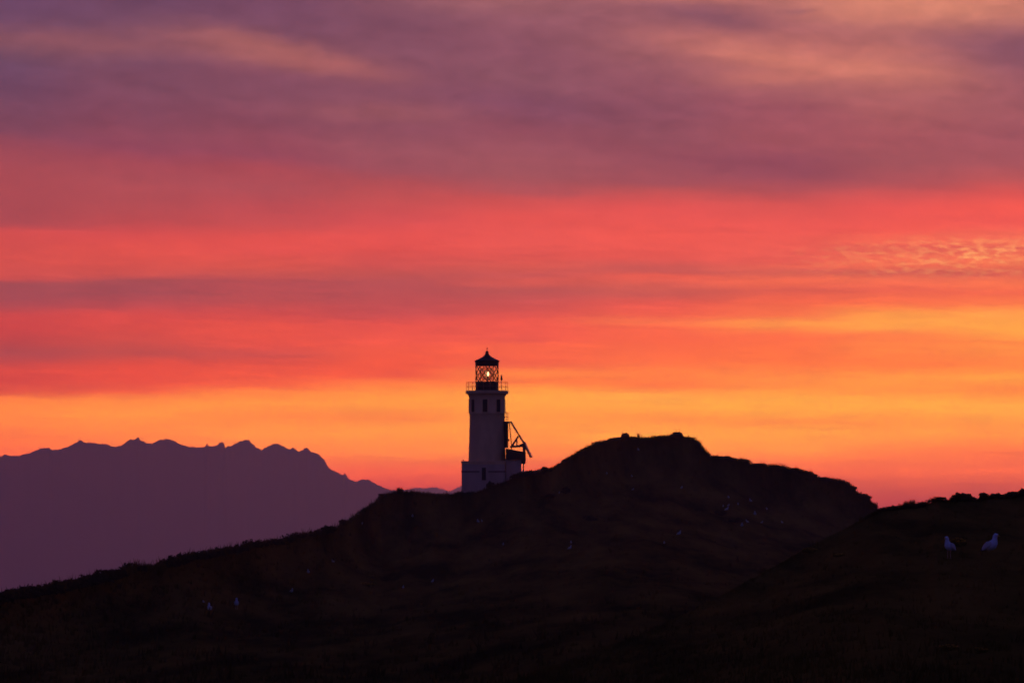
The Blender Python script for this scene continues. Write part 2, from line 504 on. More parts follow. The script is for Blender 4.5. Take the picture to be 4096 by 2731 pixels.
M_pane = mat('dark_window', (0.020, 0.012, 0.009), (0.012, 0.008, 0.007), 2.0, 0.35)
M_roofdark = mat('dark_roofing', (0.05, 0.035, 0.03), (0.03, 0.022, 0.02), 2.0, 0.9)
M_panel = mat('solar_cells', (0.12, 0.09, 0.12), (0.08, 0.06, 0.09), 4.0, 0.3)
M_steel = mat('grey_steel', (0.22, 0.15, 0.12), (0.15, 0.10, 0.08), 5.0, 0.5)
M_white = mat('blue_lit_white_plumage', (0.60, 0.70, 0.92), (0.52, 0.62, 0.85), 20.0, 0.8)  # white feathers with the blue of the dusk light tinted in
M_dim = mat('shaded_white_plumage', (0.36, 0.42, 0.60), (0.30, 0.35, 0.50), 20.0, 0.8)  # white feathers darkened in the colour, for small gulls in shade
M_mantle = mat('grey_plumage', (0.50, 0.51, 0.56), (0.42, 0.43, 0.48), 20.0, 0.8)
M_tip = mat('black_wing_tip', (0.02, 0.02, 0.022), None, 20.0, 0.8)
M_beak = mat('yellow_beak', (0.65, 0.42, 0.06), None, 20.0, 0.5)
M_leg = mat('pink_leg', (0.45, 0.26, 0.22), None, 20.0, 0.6)

M_sea = mat('sea_water', (0.010, 0.014, 0.020), (0.008, 0.012, 0.018), 0.01, 0.18)
t_ = M_sea.node_tree
nz = t_.nodes.new('ShaderNodeTexNoise')
nz.inputs['Scale'].default_value = 0.15
nz.inputs['Detail'].default_value = 8.0
bp = t_.nodes.new('ShaderNodeBump')
bp.inputs['Distance'].default_value = 1.0
bp.inputs['Strength'].default_value = 0.7
tcn_ = t_.nodes.new('ShaderNodeTexCoord')
t_.links.new(tcn_.outputs['Object'], nz.inputs['Vector'])
t_.links.new(nz.outputs[0], bp.inputs['Height'])
t_.links.new(bp.outputs[0], t_.nodes['Principled BSDF'].inputs['Normal'])

M_glass = bpy.data.materials.new('lantern_glass')
M_glass.use_nodes = True
t_ = M_glass.node_tree
for n_ in list(t_.nodes):
    t_.nodes.remove(n_)
o_ = t_.nodes.new('ShaderNodeOutputMaterial')
mx = t_.nodes.new('ShaderNodeMixShader')
tr = t_.nodes.new('ShaderNodeBsdfTransparent')
gl = t_.nodes.new('ShaderNodeBsdfGlossy')
nz = t_.nodes.new('ShaderNodeTexNoise')
nz.inputs['Scale'].default_value = 3.0
cr_ = t_.nodes.new('ShaderNodeValToRGB')
cr_.color_ramp.elements[0].color = (0.95, 0.90, 0.88, 1)
cr_.color_ramp.elements[1].color = (0.98, 0.95, 0.94, 1)
t_.links.new(nz.outputs[0], cr_.inputs[0])
t_.links.new(cr_.outputs[0], tr.inputs[0])
gl.inputs['Roughness'].default_value = 0.05
mx.inputs[0].default_value = 0.06
t_.links.new(tr.outputs[0], mx.inputs[1])
t_.links.new(gl.outputs[0], mx.inputs[2])
t_.links.new(mx.outputs[0], o_.inputs[0])


M_lens = M_glass.copy()
M_lens.name = 'lens_glass'
for n_ in M_lens.node_tree.nodes:
    if n_.type == 'VALTORGB':
        n_.color_ramp.elements[0].color = (0.90, 0.72, 0.70, 1)
        n_.color_ramp.elements[1].color = (0.96, 0.82, 0.80, 1)
    if n_.type == 'MIX_SHADER':
        n_.inputs[0].default_value = 0.10
_t = M_lens.node_tree
_mx = [n_ for n_ in _t.nodes if n_.type == 'MIX_SHADER'][0]
_out = [n_ for n_ in _t.nodes if n_.type == 'OUTPUT_MATERIAL'][0]
_tl = _t.nodes.new('ShaderNodeBsdfTranslucent')
_tl.inputs[0].default_value = (0.95, 0.60, 0.50, 1)
_m2 = _t.nodes.new('ShaderNodeMixShader')
_m2.inputs[0].default_value = 0.22
_t.links.new(_mx.outputs[0], _m2.inputs[1])
_t.links.new(_tl.outputs[0], _m2.inputs[2])
_t.links.new(_m2.outputs[0], _out.inputs[0])


def glow(name, col, strength):
    mt = bpy.data.materials.new(name)
    mt.use_nodes = True
    p = mt.node_tree.nodes['Principled BSDF']
    p.inputs['Base Color'].default_value = (0.8, 0.7, 0.4, 1)
    p.inputs['Emission Color'].default_value = (*col, 1)
    p.inputs['Emission Strength'].default_value = strength
    return mt


M_lamp = glow('lit_lamp', (1.0, 0.80, 0.36), 5.0)

# ================================================================ sea, mountains
def sheet(name, x0, x1, y0, y1, z, mt):
    bm = bmesh.new()
    vs_ = [bm.verts.new(p) for p in ((x0, y0, z), (x1, y0, z), (x1, y1, z), (x0, y1, z))]
    bm.faces.new(vs_)
    return obj(name, bm, mt)


structure(sheet('sea', -20000, 20000, -3000, 33000, 0.0, M_sea))

MT = [(-7000, 2300), (-5000, 2120), (-3000, 2040), (-1600, 1985), (-1200, 1930), (-800, 1872), (-500, 1850), (-250, 1838), (0, 1824), (20, 1817), (44, 1822), (78, 1822), (96, 1815), (122, 1811), (144, 1800), (174, 1791), (196, 1790), (209, 1798), (235, 1797), (270, 1787), (296, 1774), (313, 1761), (327, 1762), (344, 1770), (370, 1770), (401, 1775), (427, 1774), (448, 1785), (479, 1784), (501, 1770), (518, 1757), (542, 1758), (553, 1745), (563, 1760), (588, 1772), (618, 1770), (631, 1761), (666, 1754), (697, 1761), (718, 1774), (740, 1784), (784, 1788), (819, 1787), (827, 1773), (838, 1785), (871, 1780), (882, 1766), (894, 1768), (901, 1789), (927, 1780), (958, 1765), (993, 1757), (1010, 1774), (1024, 1787), (1046, 1798), (1072, 1783), (1107, 1772), (1133, 1783), (1155, 1796), (1174, 1789), (1194, 1807), (1211, 1796), (1229, 1789), (1246, 1807), (1272, 1814), (1298, 1839), (1314, 1868), (1337, 1883), (1372, 1899), (1379, 1890), (1394, 1913), (1425, 1926), (1459, 1913), (1486, 1924), (1525, 1946), (1564, 1958), (1599, 1963), (1700, 2010), (1850, 2090), (2100, 2200), (2300, 2340)]
MT2 = [(1200, 2000), (1500, 1975), (1599, 1961), (1634, 1955), (1668, 1949), (1703, 1952), (1742, 1947), (1773, 1955), (1799, 1965), (1838, 1944), (1900, 1915), (2000, 1888), (2100, 1881), (2140, 1893), (2200, 1912), (2350, 1960), (2700, 2050), (3100, 2200)]


def mountains(name, pts, D, foot, back, seed, px_step=3):
    xs = np.arange(pts[0][0], pts[-1][0] + 1, px_step)
    ys = np.interp(xs, [p[0] for p in pts], [p[1] for p in pts])
    nf, nb = 26, 10
    P = np.zeros((nf + nb + 1, len(xs), 3))
    for j, (px, py) in enumerate(zip(xs, ys)):
        jag = 4.5 * mnoise.noise((px * 0.06, seed, 0)) + 4.0 * mnoise.noise((px * 0.15, seed, 3)) + 2.0 * mnoise.noise((px * 0.4, seed, 6))
        top = at(px, py, D)
        jz = -jag * D / F
        ux = top.x / D
        for i in range(nf + nb + 1):
            if i <= nf:
                t = i / nf
                dd = foot + (D - foot) * t
                z = max(0.0, top.z) * t ** 1.25
                edge = math.sin(math.pi * min(1, t)) ** 0.8
                z += edge * top.z * 0.10 * (abs(fbm(ux * dd / 900 + seed, dd / 600.0, seed, 4)) - 0.25)
                z += jz * t ** 14
                if i == 0:
                    z = -6.0
            else:
                t = (i - nf) / nb
                dd = D + back * t
                z = max(0.0, top.z + jz) * (1 - t) ** 1.5 - 8 * t
            P[i, j] = (ux * dd if i <= nf else ux * D, dd, z)
    return structure(grid_mesh(name, P, M_mount))


mountains('mountains', MT, 15000.0, 13400.0, 2500.0, 1.0)
mountains('distant_mountains', MT2, 25000.0, 23500.0, 2500.0, 5.0)

# ================================================================ terrain
SK = [(-9000, 3100), (-5000, 2900), (-2500, 2740), (-1200, 2625), (-700, 2560), (-300, 2475), (0, 2397), (34, 2392), (102, 2381), (153, 2372), (204, 2362), (231, 2357), (272, 2344), (323, 2334), (384, 2322), (442, 2307), (510, 2292), (524, 2280), (578, 2274), (622, 2277), (663, 2261), (714, 2249), (752, 2236), (800, 2232), (900, 2208), (1024, 2182), (1068, 2177), (1155, 2162), (1185, 2147), (1277, 2134), (1337, 2116), (1385, 2091), (1442, 2050), (1503, 2013), (1525, 1985), (1568, 1974), (1599, 1970), (1677, 1973), (1764, 1981), (1808, 1980), (1845, 1969), (1896, 1969), (1942, 1960), (1955, 1945), (2004, 1933), (2037, 1921), (2055, 1908), (2095, 1900), (2129, 1893), (2170, 1885), (2200, 1876), (2246, 1854), (2283, 1828), (2314, 1813), (2353, 1789), (2396, 1772), (2457, 1759), (2490, 1752), (2549, 1754), (2614, 1750), (2679, 1746), (2727, 1748), (2771, 1754), (2793, 1769), (2819, 1804), (2845, 1826), (2906, 1830), (2949, 1841), (2993, 1846), (3006, 1860), (3072, 1861), (3124, 1865), (3137, 1872), (3185, 1880), (3246, 1896), (3268, 1911), (3333, 1922), (3377, 1926), (3407, 1946), (3427, 1963), (3442, 1978), (3477, 1985), (3486, 2013), (3503, 2020), (3512, 2037), (3560, 2085), (3700, 2150), (4100, 2290), (4900, 2420), (9000, 2520), (13000, 2560)]
SKD = [(-9000, 150), (-700, 190), (0, 235), (800, 310), (1300, 430), (1525, 560), (1800, 590), (1845, 596), (2095, 596), (2300, 640), (2500, 690), (2800, 700), (3500, 640), (3700, 600), (4900, 500), (13000, 420)]
NR = [(1300, 2990), (1700, 2850), (2200, 2680), (2600, 2520), (2850, 2400), (3050, 2290), (3200, 2205), (3350, 2128), (3450, 2076), (3512, 2044), (3551, 2035), (3616, 2032), (3703, 2021), (3738, 2004), (3808, 2001), (3908, 2000), (3965, 1991), (4073, 1986), (4096, 1976), (4300, 1952), (4900, 1905), (5600, 1880), (6600, 1910), (8000, 1990), (10000, 2120), (13000, 2330)]
NRD = [(1300, 50), (1700, 70), (2200, 100), (2850, 150), (3200, 180), (3512, 190), (4900, 180), (13000, 200)]
SKx, SKy = zip(*SK)
NRx, NRy = zip(*NR)
YB = 3300.0
_gu = np.arange(-9500, 13501, 20.0)
_ker = np.exp(-0.5 * (np.arange(-25, 26) * 20.0 / 170.0) ** 2)
_ker /= _ker.sum()
_sm = np.convolve(np.pad(np.interp(_gu, SKx, SKy), 25, mode='edge'), _ker, 'valid')
_sn = np.convolve(np.pad(np.interp(_gu, NRx, NRy), 25, mode='edge'), _ker, 'valid')


def main_point(u, y):
    ys, ds = float(np.interp(u, SKx, SKy)), float(np.interp(u, *zip(*SKD)))
    q = max(0.0, (y - ys) / (YB - ys))
    yq = float(np.interp(u, _gu, _sm))
    qs = max(0.0, (y - yq) / (YB - yq))
    d = 1.0 / (1 / ds + (1 / 42.0 - 1 / ds) * qs ** 2.6)
    p = at(u, y, d)
    f = min(1.0, q * 9.0)
    p.z += f * d / 600.0 * (0.55 * fbm(p.x / 4.5, p.y / 80, 2.0, 3) + 0.18 * fbm(p.x / 1.6, p.y / 30.0, 4.0, 3))
    p.z += 0.10 * (d / 600.0) * fbm(p.x / 1.1, p.y / 40.0, 9.0, 3)
    return p


def near_point(u, y):
    ys, ds = float(np.interp(u, NRx, NRy)), float(np.interp(u, *zip(*NRD)))
    yb = 3050.0
    q = max(0.0, (y - ys) / (yb - ys))
    d = 1.0 / (1 / ds + (1 / 26.0 - 1 / ds) * q ** 1.7)
    p = at(u, y, d)
    f = min(1.0, q * 8.0)
    p.z += f * d / 200.0 * (0.26 * fbm(p.x / 1.6, p.y / 34, 12.0, 3) + 0.08 * fbm(p.x / 0.6, p.y / 12.0, 14.0, 3))
    p.z += 0.03 * fbm(p.x / 0.4, p.y / 12.0, 19.0, 3)
    return p


def ground_at(u, y):
    if y > float(np.interp(u, NRx, NRy)) + 1:
        return near_point(u, y)
    return main_point(u, max(y, float(np.interp(u, SKx, SKy))))


def build_terrain(name, fn, us, sx, sy, yb, rows, back, pwr=1.5):
    R = []
    skyl = np.interp(us, sx, sy)
    # behind the crest the land holds level for a few metres, then falls away to the sea
    tops = [fn(u, y) for u, y in zip(us, skyl)]
    for k, (dd, drop) in enumerate(back[::-1]):
        R.append([(p.x * (1 + dd / p.y * 0.5), p.y + dd, (p.z - drop) if drop < 900 else -3.0) for p in tops])
    R.append([tuple(p) for p in tops])
    for i in range(1, rows + 1):
        t = (i / rows) ** pwr
        R.append([tuple(fn(u, y + (yb - y) * t)) for u, y in zip(us, skyl)])
    last = R[-1]
    return R


us = np.concatenate([np.arange(-9000, -700, 50.0), np.arange(-700, 0, 10.0), np.arange(0, 3560, 4.0), np.arange(3560, 4900, 12.0), np.arange(4900, 13001, 60.0)])
R = build_terrain('hillside', main_point, us, SKx, SKy, YB, 130, [(2, 0.05), (6, 0.35), (12, 1.1), (25, 5.0), (60, 18.0), (140, 1000.0)])
last = R[-1]
for dn in (30.0, 18.0, 8.0, 0.0, -25.0):
    R.append([(x, dn - (42 - y) * 0.0, EYE - 1.65 - 0.012 * dn + 0.05 * fbm(x / 2, dn / 2, 3)) for (x, y, z) in [(p[0] * (1.0 if dn > 20 else 1.5), p[1], p[2]) for p in last]])
structure(grid_mesh('hillside', np.array(R), M_ground))
us2 = np.concatenate([np.arange(1300, 4400, 7.0), np.arange(4400, 13001, 25.0)])
R = build_terrain('ground', near_point, us2, NRx, NRy, 3050.0, 90, [(1, 0.05), (3, 0.25), (8, 1.5), (20, 6.0)], 1.3)
R.append([(p[0], 14.0, EYE - 2.2) for p in R[-1]])
structure(grid_mesh('ground', np.array(R), M_meadow))

# ---------------------------------------------------------------- grass: turf nobody could count
def grass(name, n, pick, h0, h1, w, mt):
    V = []
    for _ in range(n):
        p, near = pick()
        k = random.randint(4, 7)
        hh = random.uniform(h0, h1) * (1.0 if random.random() < 0.88 else 1.7)
        for _k in range(k):
            a = random.uniform(0, 6.283)
            off = Vector((random.gauss(0, w * 2.2), random.gauss(0, w * 2.2), -0.05))
            lean = Vector((random.gauss(0.05, 0.22), random.gauss(0, 0.22), 1.0)) * (hh * random.uniform(0.55, 1.0))
            s = Vector((math.cos(a), math.sin(a), 0)) * (w * random.uniform(0.5, 1.0))
            b = p + off
            V.append((b - s, b + s, b + lean))
    o = tri_mesh(name, np.array([[tuple(c) for c in t] for t in V]), mt)
    return structure(o, 'stuff')


def pick_main():
    u = random.uniform(-900, 3560)
    y0 = float(np.interp(u, SKx, SKy))
    if random.random() < 0.45:
        y = y0 + random.uniform(0, 3)
    else:
        y = y0 + (2760 - y0) * random.random() ** 1.6
    if 1838 < u < 2100 and y < y0 + 6:
        y = y0 + 6
    return main_point(u, y), False


def pick_near():
    u = random.uniform(2000, 5200)
    y0 = float(np.interp(u, NRx, NRy))
    y = y0 + (random.uniform(0, 3) if random.random() < 0.4 and u > 3440 else (2760 - y0) * random.random() ** 1.3)
    return near_point(u, max(y, y0)), True


grass('hill_grass', 9000, pick_main, 0.18, 0.46, 0.06, M_grass)
grass('meadow_grass', 8000, pick_near, 0.06, 0.17, 0.020, M_meadow)

# ---------------------------------------------------------------- shrubs and scrub
def leaf_cloud(n, lobes, size, seed, zmin=0.0):
    r = random.Random(seed)
    V = []
    for _ in range(n):
        c, rad = r.choice(lobes)
        d = Vector((r.gauss(0, 1), r.gauss(0, 1), r.gauss(0.25, 1))).normalized() * (rad * r.random() ** 0.35)
        p = Vector(c) + d
        p.z = max(p.z, zmin + r.random() * 0.05)
        a = Vector((r.gauss(0, 1), r.gauss(0, 1), r.gauss(0, 1))).normalized()
        b = a.cross(Vector((r.gauss(0, 1), r.gauss(0, 1), r.gauss(0, 1)))).normalized()
        s = size * r.uniform(0.6, 1.4)
        V.append([tuple(p + a * s), tuple(p + b * s * 0.6), tuple(p - a * s), tuple(p - b * s * 0.6)])
    return np.array(V)


def make_shrub(kind):
    """A low coastal shrub about one metre wide, standing on z = 0."""
    rd = random.Random(kind * 31 + 5)
    lobes = []
    for k in range(9 + 2 * kind % 5):
        a = rd.uniform(0, 6.283)
        q = rd.uniform(0.05, 0.33)
        lobes.append(((q * math.cos(a), q * math.sin(a), rd.uniform(0.10, 0.36)), rd.uniform(0.10, 0.19)))
    if kind == 2:      # tufted, spiky outline
        lobes = [((rd.uniform(-.35, .35), rd.uniform(-.3, .3), rd.uniform(.1, .25)), .12) for _ in range(10)]
    root = bpy.data.objects.new(('round_shrub', 'low_shrub', 'tussock', 'flowering_shrub')[kind], None)
    C.objects.link(root)
    V = leaf_cloud(1300, lobes, 0.055, kind)
    tri_mesh('foliage', V, M_fleaf if kind == 3 else M_leaf, root, 4)
    if kind == 2:
        T = []
        for _ in range(260):
            b = Vector((rd.uniform(-.36, .36), rd.uniform(-.3, .3), 0.0))
            a = rd.uniform(0, 6.283)
            s = Vector((math.cos(a), math.sin(a), 0)) * 0.035
            tip = b + Vector((rd.gauss(0, .12), rd.gauss(0, .12), rd.uniform(.35, .85)))
            T.append([tuple(b - s), tuple(b + s), tuple(tip)])
        tri_mesh('blade', np.array(T), M_grass, root)['kind'] = 'stuff'
    bm = bmesh.new()
    for k in range(7):
        a = rd.uniform(0, 6.283)
        add_tube(bm, (0.03 * math.cos(a), 0.03 * math.sin(a), -0.12), (0.26 * math.cos(a), 0.26 * math.sin(a), rd.uniform(.18, .4)), 0.018, 0.006, 5)
    obj('stem', bm, M_twig, root)
    if kind == 3:
        fl = [((c[0], c[1], c[2] + 0.10), r_ * 0.9) for c, r_ in lobes]
        W = leaf_cloud(300, fl, 0.034, 77, 0.25)
        o = tri_mesh('blossom', W, M_bloom, root, 4)
    return root


def scrub(name, us_range, sx, sy, fn, n, wmin, wmax, hmin, hmax, leaf):
    rd = random.Random(len(name))
    A = []
    for _ in range(n):
        u = rd.uniform(*us_range)
        if 1838 < u < 2050 and fn is main_point:
            continue
        if 1515 < u < 1840:
            continue
        g = fbm(u * 0.02, 3.3, 1.0, 3)            # scrub grows in stretches with bare gaps
        if g < rd.uniform(-0.35, 0.15):
            continue
        p = fn(u, float(np.interp(u, sx, sy)) + rd.uniform(0.5, 5.0))
        if abs(np.interp(u + 15, sx, sy) - np.interp(u - 15, sx, sy)) > 11:
            continue
        w, h = rd.uniform(wmin, wmax), rd.uniform(hmin, hmax) * (1.0 + 0.6 * max(0, g))
        lobes = [((rd.uniform(-.5, .5) * w, rd.uniform(-.5, .5) * w, rd.uniform(0, .55) * h), rd.uniform(.3, .5) * h) for _q in range(6)]
        V = leaf_cloud(90, lobes, leaf, rd.random())
        V[:, :, 2] *= 1.0
        A.append(V + np.array(p))
    o = tri_mesh(name, np.concatenate(A), M_leaf, None, 4)
    return structure(o, 'stuff')


scrub('hill_scrub', (-60, 3465), SKx, SKy, main_point, 1500, 0.5, 1.6, 0.16, 0.42, 0.07)
scrub('meadow_scrub', (3515, 6000), NRx, NRy, near_point, 1150, 0.15, 0.5, 0.06, 0.17, 0.025)
SHRUB = [make_shrub(k) for k in range(4)]
shrub_used = [False] * 4
GSH = 'shrubs on the slopes'


def shrub(kind, u, ytop, width_px, hratio, label, ybase=None, cat='shrub'):
    """ybase None: stands on the skyline at column u."""
    if ybase is None:
        nb_, mb_ = float(np.interp(u, NRx, NRy)), float(np.interp(u, SKx, SKy))
        ybase = min(nb_, mb_) + 2.5
        p = near_point(u, ybase) if nb_ < mb_ else main_point(u, ybase)
    else:
        p = ground_at(u, ybase)
    wpx = p.y / F
    w = width_px * wpx / 0.88
    h = max(0.05, (ybase - ytop) * wpx * 1.18) / 0.50
    sc = (w, w, h)
    src = SHRUB[kind]
    if not shrub_used[kind]:
        shrub_used[kind] = True
        src.location, src.scale = p, sc
        src.rotation_euler = (0, 0, random.uniform(0, 6))
        tag(src, label, cat, GSH)
        return src
    o = dup(src, p, random.uniform(0, 6.28), sc, label, GSH)
    return o


for row in [
    # near ridge on the right, from the gap outwards
    (1, 3571, 2026, 40, 1, 'low flat shrub at the very bottom of the gap between hill and right ridge'),
    (2, 3628, 2016, 34, 1, 'spiky tussock just right of the gap, low on the right ridge'),
    (2, 3649, 2010, 26, 1, 'tallest spiky tussock on the low part of the right ridge'),
    (2, 3681, 2014, 34, 1, 'spiky tussock left of the first shrub of the right ridge'),
    (1, 3752, 1992, 62, 1, 'flat topped shrub where the right ridge steps up, lowest of the row'),
    (0, 3838, 1976, 62, 1, 'wide round shrub, second in the row on the right ridge'),
    (1, 3882, 1979, 48, 1, 'small round shrub touching the wide one on the right ridge'),
    (0, 3934, 1975, 48, 1, 'dome shaped shrub standing clear between two notches on the right ridge'),
    (0, 3985, 1975, 58, 1, 'round shrub right of the lone dome on the right ridge'),
    (1, 4040, 1970, 66, 1, 'broad shrub near the right edge of the photo on the ridge'),
    (0, 4094, 1958, 44, 1, 'tallest shrub, cut by the right edge of the photo on the ridge'),
    # left slope, from the lower left upwards
    (2, 62, 2369, 42, 1, 'spiky tussock lowest on the left slope, near the left edge'),
    (2, 93, 2366, 40, 1, 'spiky tussock second from the left edge on the left slope'),
    (2, 138, 2358, 46, 1, 'largest spiky tussock near the left edge on the slope'),
    (2, 188, 2354, 34, 1, 'small tussock right of the largest spiky one on the left slope'),
    (1, 409, 2301, 44, 1, 'lone flat topped shrub standing out of the left slope skyline'),
    (1, 536, 2269, 34, 1, 'left end of the bushy hump halfway along the left slope'),
    (0, 572, 2265, 50, 1, 'middle of the bushy hump halfway along the left slope'),
    (2, 602, 2264, 30, 1, 'spiky right end of the bushy hump on the left slope'),
    (1, 752, 2227, 34, 1, 'small pointed shrub on the left slope below the mountain gap'),
    (1, 1190, 2143, 36, 1, 'low shrub left of the two round ones under the plateau'),
    (0, 1311, 2104, 56, 1, 'wide round shrub below the plateau, lower of the two'),
    (0, 1369, 2082, 38, 1, 'compact round shrub below the plateau, upper of the two'),
    (1, 1532, 1976, 36, 1, 'shrub on the plateau edge at the top of the steep bank'),
    (2, 1600, 1958, 26, 1, 'little tussock on the level plateau left of the lighthouse'),
    # hill right of the lighthouse
    (1, 2179, 1869, 32, 1, 'first shrub on the skyline right of the solar panel'),
    (1, 2258, 1838, 30, 1, 'second shrub up the left flank of the hill'),
    (1, 2315, 1806, 28, 1, 'third shrub up the left flank, below the summit'),
    (1, 2531, 1746, 34, 1, 'low shrub on the summit right beside the round boulder'),
    (2, 2554, 1743, 12, 1, 'thin upright plant on the summit between the two boulders'),
    (1, 2914, 1825, 34, 1, 'shrub on the shoulder right of the summit'),
    (1, 3028, 1855, 30, 1, 'low shrub on the right flank left of the two gulls'),
    (0, 3263, 1898, 22, 1, 'small dome shrub on the right flank below the two gulls'),
    (1, 3291, 1909, 24, 1, 'little shrub right of the small dome on the right flank'),
    (0, 3418, 1947, 26, 1, 'shrub at the head of the steep drop on the right flank'),
]:
    shrub(row[0], row[1], row[2], row[3], row[4], row[5])
for row in [
    (0, 1962, 1930, 40, 1, 'dark shrub against the foot of the lighthouse base', 1954),
    (1, 2053, 1899, 30, 1, 'dark shrub against the foot of the white annex', 1912),
    (0, 2262, 1955, 40, 1, 'dark round shrub on the slope below the hill flank', 1978),
    (1, 2190, 1984, 62, 1, 'wide dark shrub on the slope below the solar panel', 2000),
    (0, 2885, 2046, 60, 1, 'dark shrub among the flock of gulls on the right slope', 2064),
    (1, 2940, 2078, 70, 1, 'wide dark shrub below the flock of gulls', 2094),
    (1, 2365, 2060, 60, 1, 'dark shrub halfway down the slope under the hill', 2078),
    (3, 3836, 2150, 74, 1, 'yellow flowering shrub behind the larger pair of gulls', 2182),
    (3, 3244, 2196, 70, 1, 'yellow flowering shrub in the middle of the right meadow', 2212),
    (3, 3352, 2212, 56, 1, 'smaller yellow flowering shrub right of the middle one', 2226),
    (3, 3800, 2572, 90, 1, 'yellow flowering shrub in the lower right corner meadow', 2592),
    (3, 3930, 2582, 90, 1, 'sparse yellow flowering shrub nearest the lower right corner', 2600),
    (3, 2923, 1828, 14, 1, 'tiny yellow flowering shrub on the skyline shoulder', 1842),
    (3, 1470, 2336, 90, 1, 'yellow flowering shrub low on the left half of the slope', 2350),
]:
    shrub(row[0], row[1], row[2], row[3], row[4], row[5], row[6])

# ---------------------------------------------------------------- boulders on the summit
def boulder(u, ytop, ybot, wpx, boxy, seed, label):
    p = main_point(u, float(np.interp(u, SKx, SKy)))
    k = p.y / F
    bm = bmesh.new()
    bmesh.ops.create_icosphere(bm, subdivisions=4, radius=1.0)
    for v in bm.verts:
        d = v.co.normalized()
        if boxy:
            e = max(abs(d.x), abs(d.y), abs(d.z))
            d = d.lerp(d / e * 0.92, 0.65)
        d *= 1.0 + 0.14 * fbm(d.x * 1.6 + seed, d.y * 1.6, d.z * 1.6, 4)
        v.co = d
    w, h = wpx * k / 2, (ybot - ytop) * k / 2
    for v in bm.verts:
        v.co = Vector((v.co.x * w, v.co.y * w, v.co.z * h * 1.25 + h * 0.75))
    for f in bm.faces:
        f.smooth = True
    o = obj('boulder', bm, M_rock)
    o.location = p - Vector((0, 0, (ybot - float(np.interp(u, SKx, SKy))) * k))
    return tag(o, label, 'boulder', 'boulders on the summit')


boulder(2501, 1730, 1756, 36, False, 3.0, 'round dark boulder on the left end of the summit with a gull on it')
boulder(2709, 1726, 1752, 44, True, 8.0, 'blocky dark boulder on the right end of the summit')
boulder(2686, 1737, 1752, 20, False, 5.5, 'small boulder leaning on the left side of the blocky one')

# ================================================================ lighthouse
LD = 600.0
S = LD / F
LX0, LY0 = 1948.0, 1975.0
lb = at(LX0, LY0, LD)
house = thing('lighthouse', 'white round lighthouse tower with lit lantern standing on the hill', 'lighthouse', lb)


def px(x):
    return (x - LX0) * S


def pz(y):
    return (LY0 - y) * S


# round tower
bm = bmesh.new()
add_lathe(bm, [(77 * S, pz(1990)), (76 * S, pz(1930)), (74.5 * S, pz(1845)), (70.0 * S, pz(1700)), (69.2 * S, pz(1660)), (71.8 * S, pz(1656)), (71.8 * S, pz(1651)), (71.0 * S, pz(1650)),
               (71.2 * S, pz(1598)), (72.0 * S, pz(1590)), (74.5 * S, pz(1582)), (79 * S, pz(1576.5))], 64)
tower = obj('tower', bm, M_wall, house)
for f in tower.data.polygons:
    f.use_smooth = abs(f.normal.z) < 0.5


def wall_window(parent, cx, cz, w, h, r, ang):
    """Tall window set on a round wall of radius r, ang from the side facing the meadow."""
    R_ = Matrix.Rotation(ang, 4, 'Z')

    def put(name, boxes, mt, par):
        b_ = bmesh.new()
        for q in boxes:
            add_box(b_, *q)
        bmesh.ops.transform(b_, matrix=Matrix.Translation((cx, 0, cz)) @ R_, verts=b_.verts)
        return obj(name, b_, mt, par)
    win = put('window', [(-w / 2, w / 2, -r - 0.012, -r + 0.10, -h / 2, h / 2)], M_pane, parent)
    t = 0.045
    put('frame', [(-w / 2 - t, -w / 2, -r - 0.035, -r + 0.11, -h / 2 - t, h / 2 + t), (w / 2, w / 2 + t, -r - 0.035, -r + 0.11, -h / 2 - t, h / 2 + t),
                  (-w / 2, w / 2, -r - 0.035, -r + 0.11, h / 2, h / 2 + t)], M_wall, win)
    put('sill', [(-w / 2, w / 2, -r - 0.07, -r + 0.11, -h / 2 - t, -h / 2)], M_wall, win)


for k in range(8):
    wall_window(house, 0, pz(1623.5), 19.0 * S, 50 * S, 71.6 * S, math.radians(-51 + 45 * k))

# gallery deck and railing
bm = bmesh.new()
add_lathe(bm, [(79 * S, pz(1576)), (84.5 * S, pz(1575)), (85.2 * S, pz(1573)), (85.2 * S, pz(1565)), (84.2 * S, pz(1563))], 64)
deck = obj('gallery_deck', bm, M_wall, house)
bm = bmesh.new()
RR = 83 * S
for k in range(20):
    a = 2 * math.pi * (k + 0.5) / 20
    add_tube(bm, (RR * math.cos(a), RR * math.sin(a), pz(1564)), (RR * math.cos(a), RR * math.sin(a), pz(1528)), 0.020, n=6)
for y in (1529, 1546):
    for k in range(40):
        a, b = 2 * math.pi * k / 40, 2 * math.pi * (k + 1) / 40
        add_tube(bm, (RR * math.cos(a), RR * math.sin(a), pz(y)), (RR * math.cos(b), RR * math.sin(b), pz(y)), 0.018, n=6)
obj('railing', bm, M_steel, house)

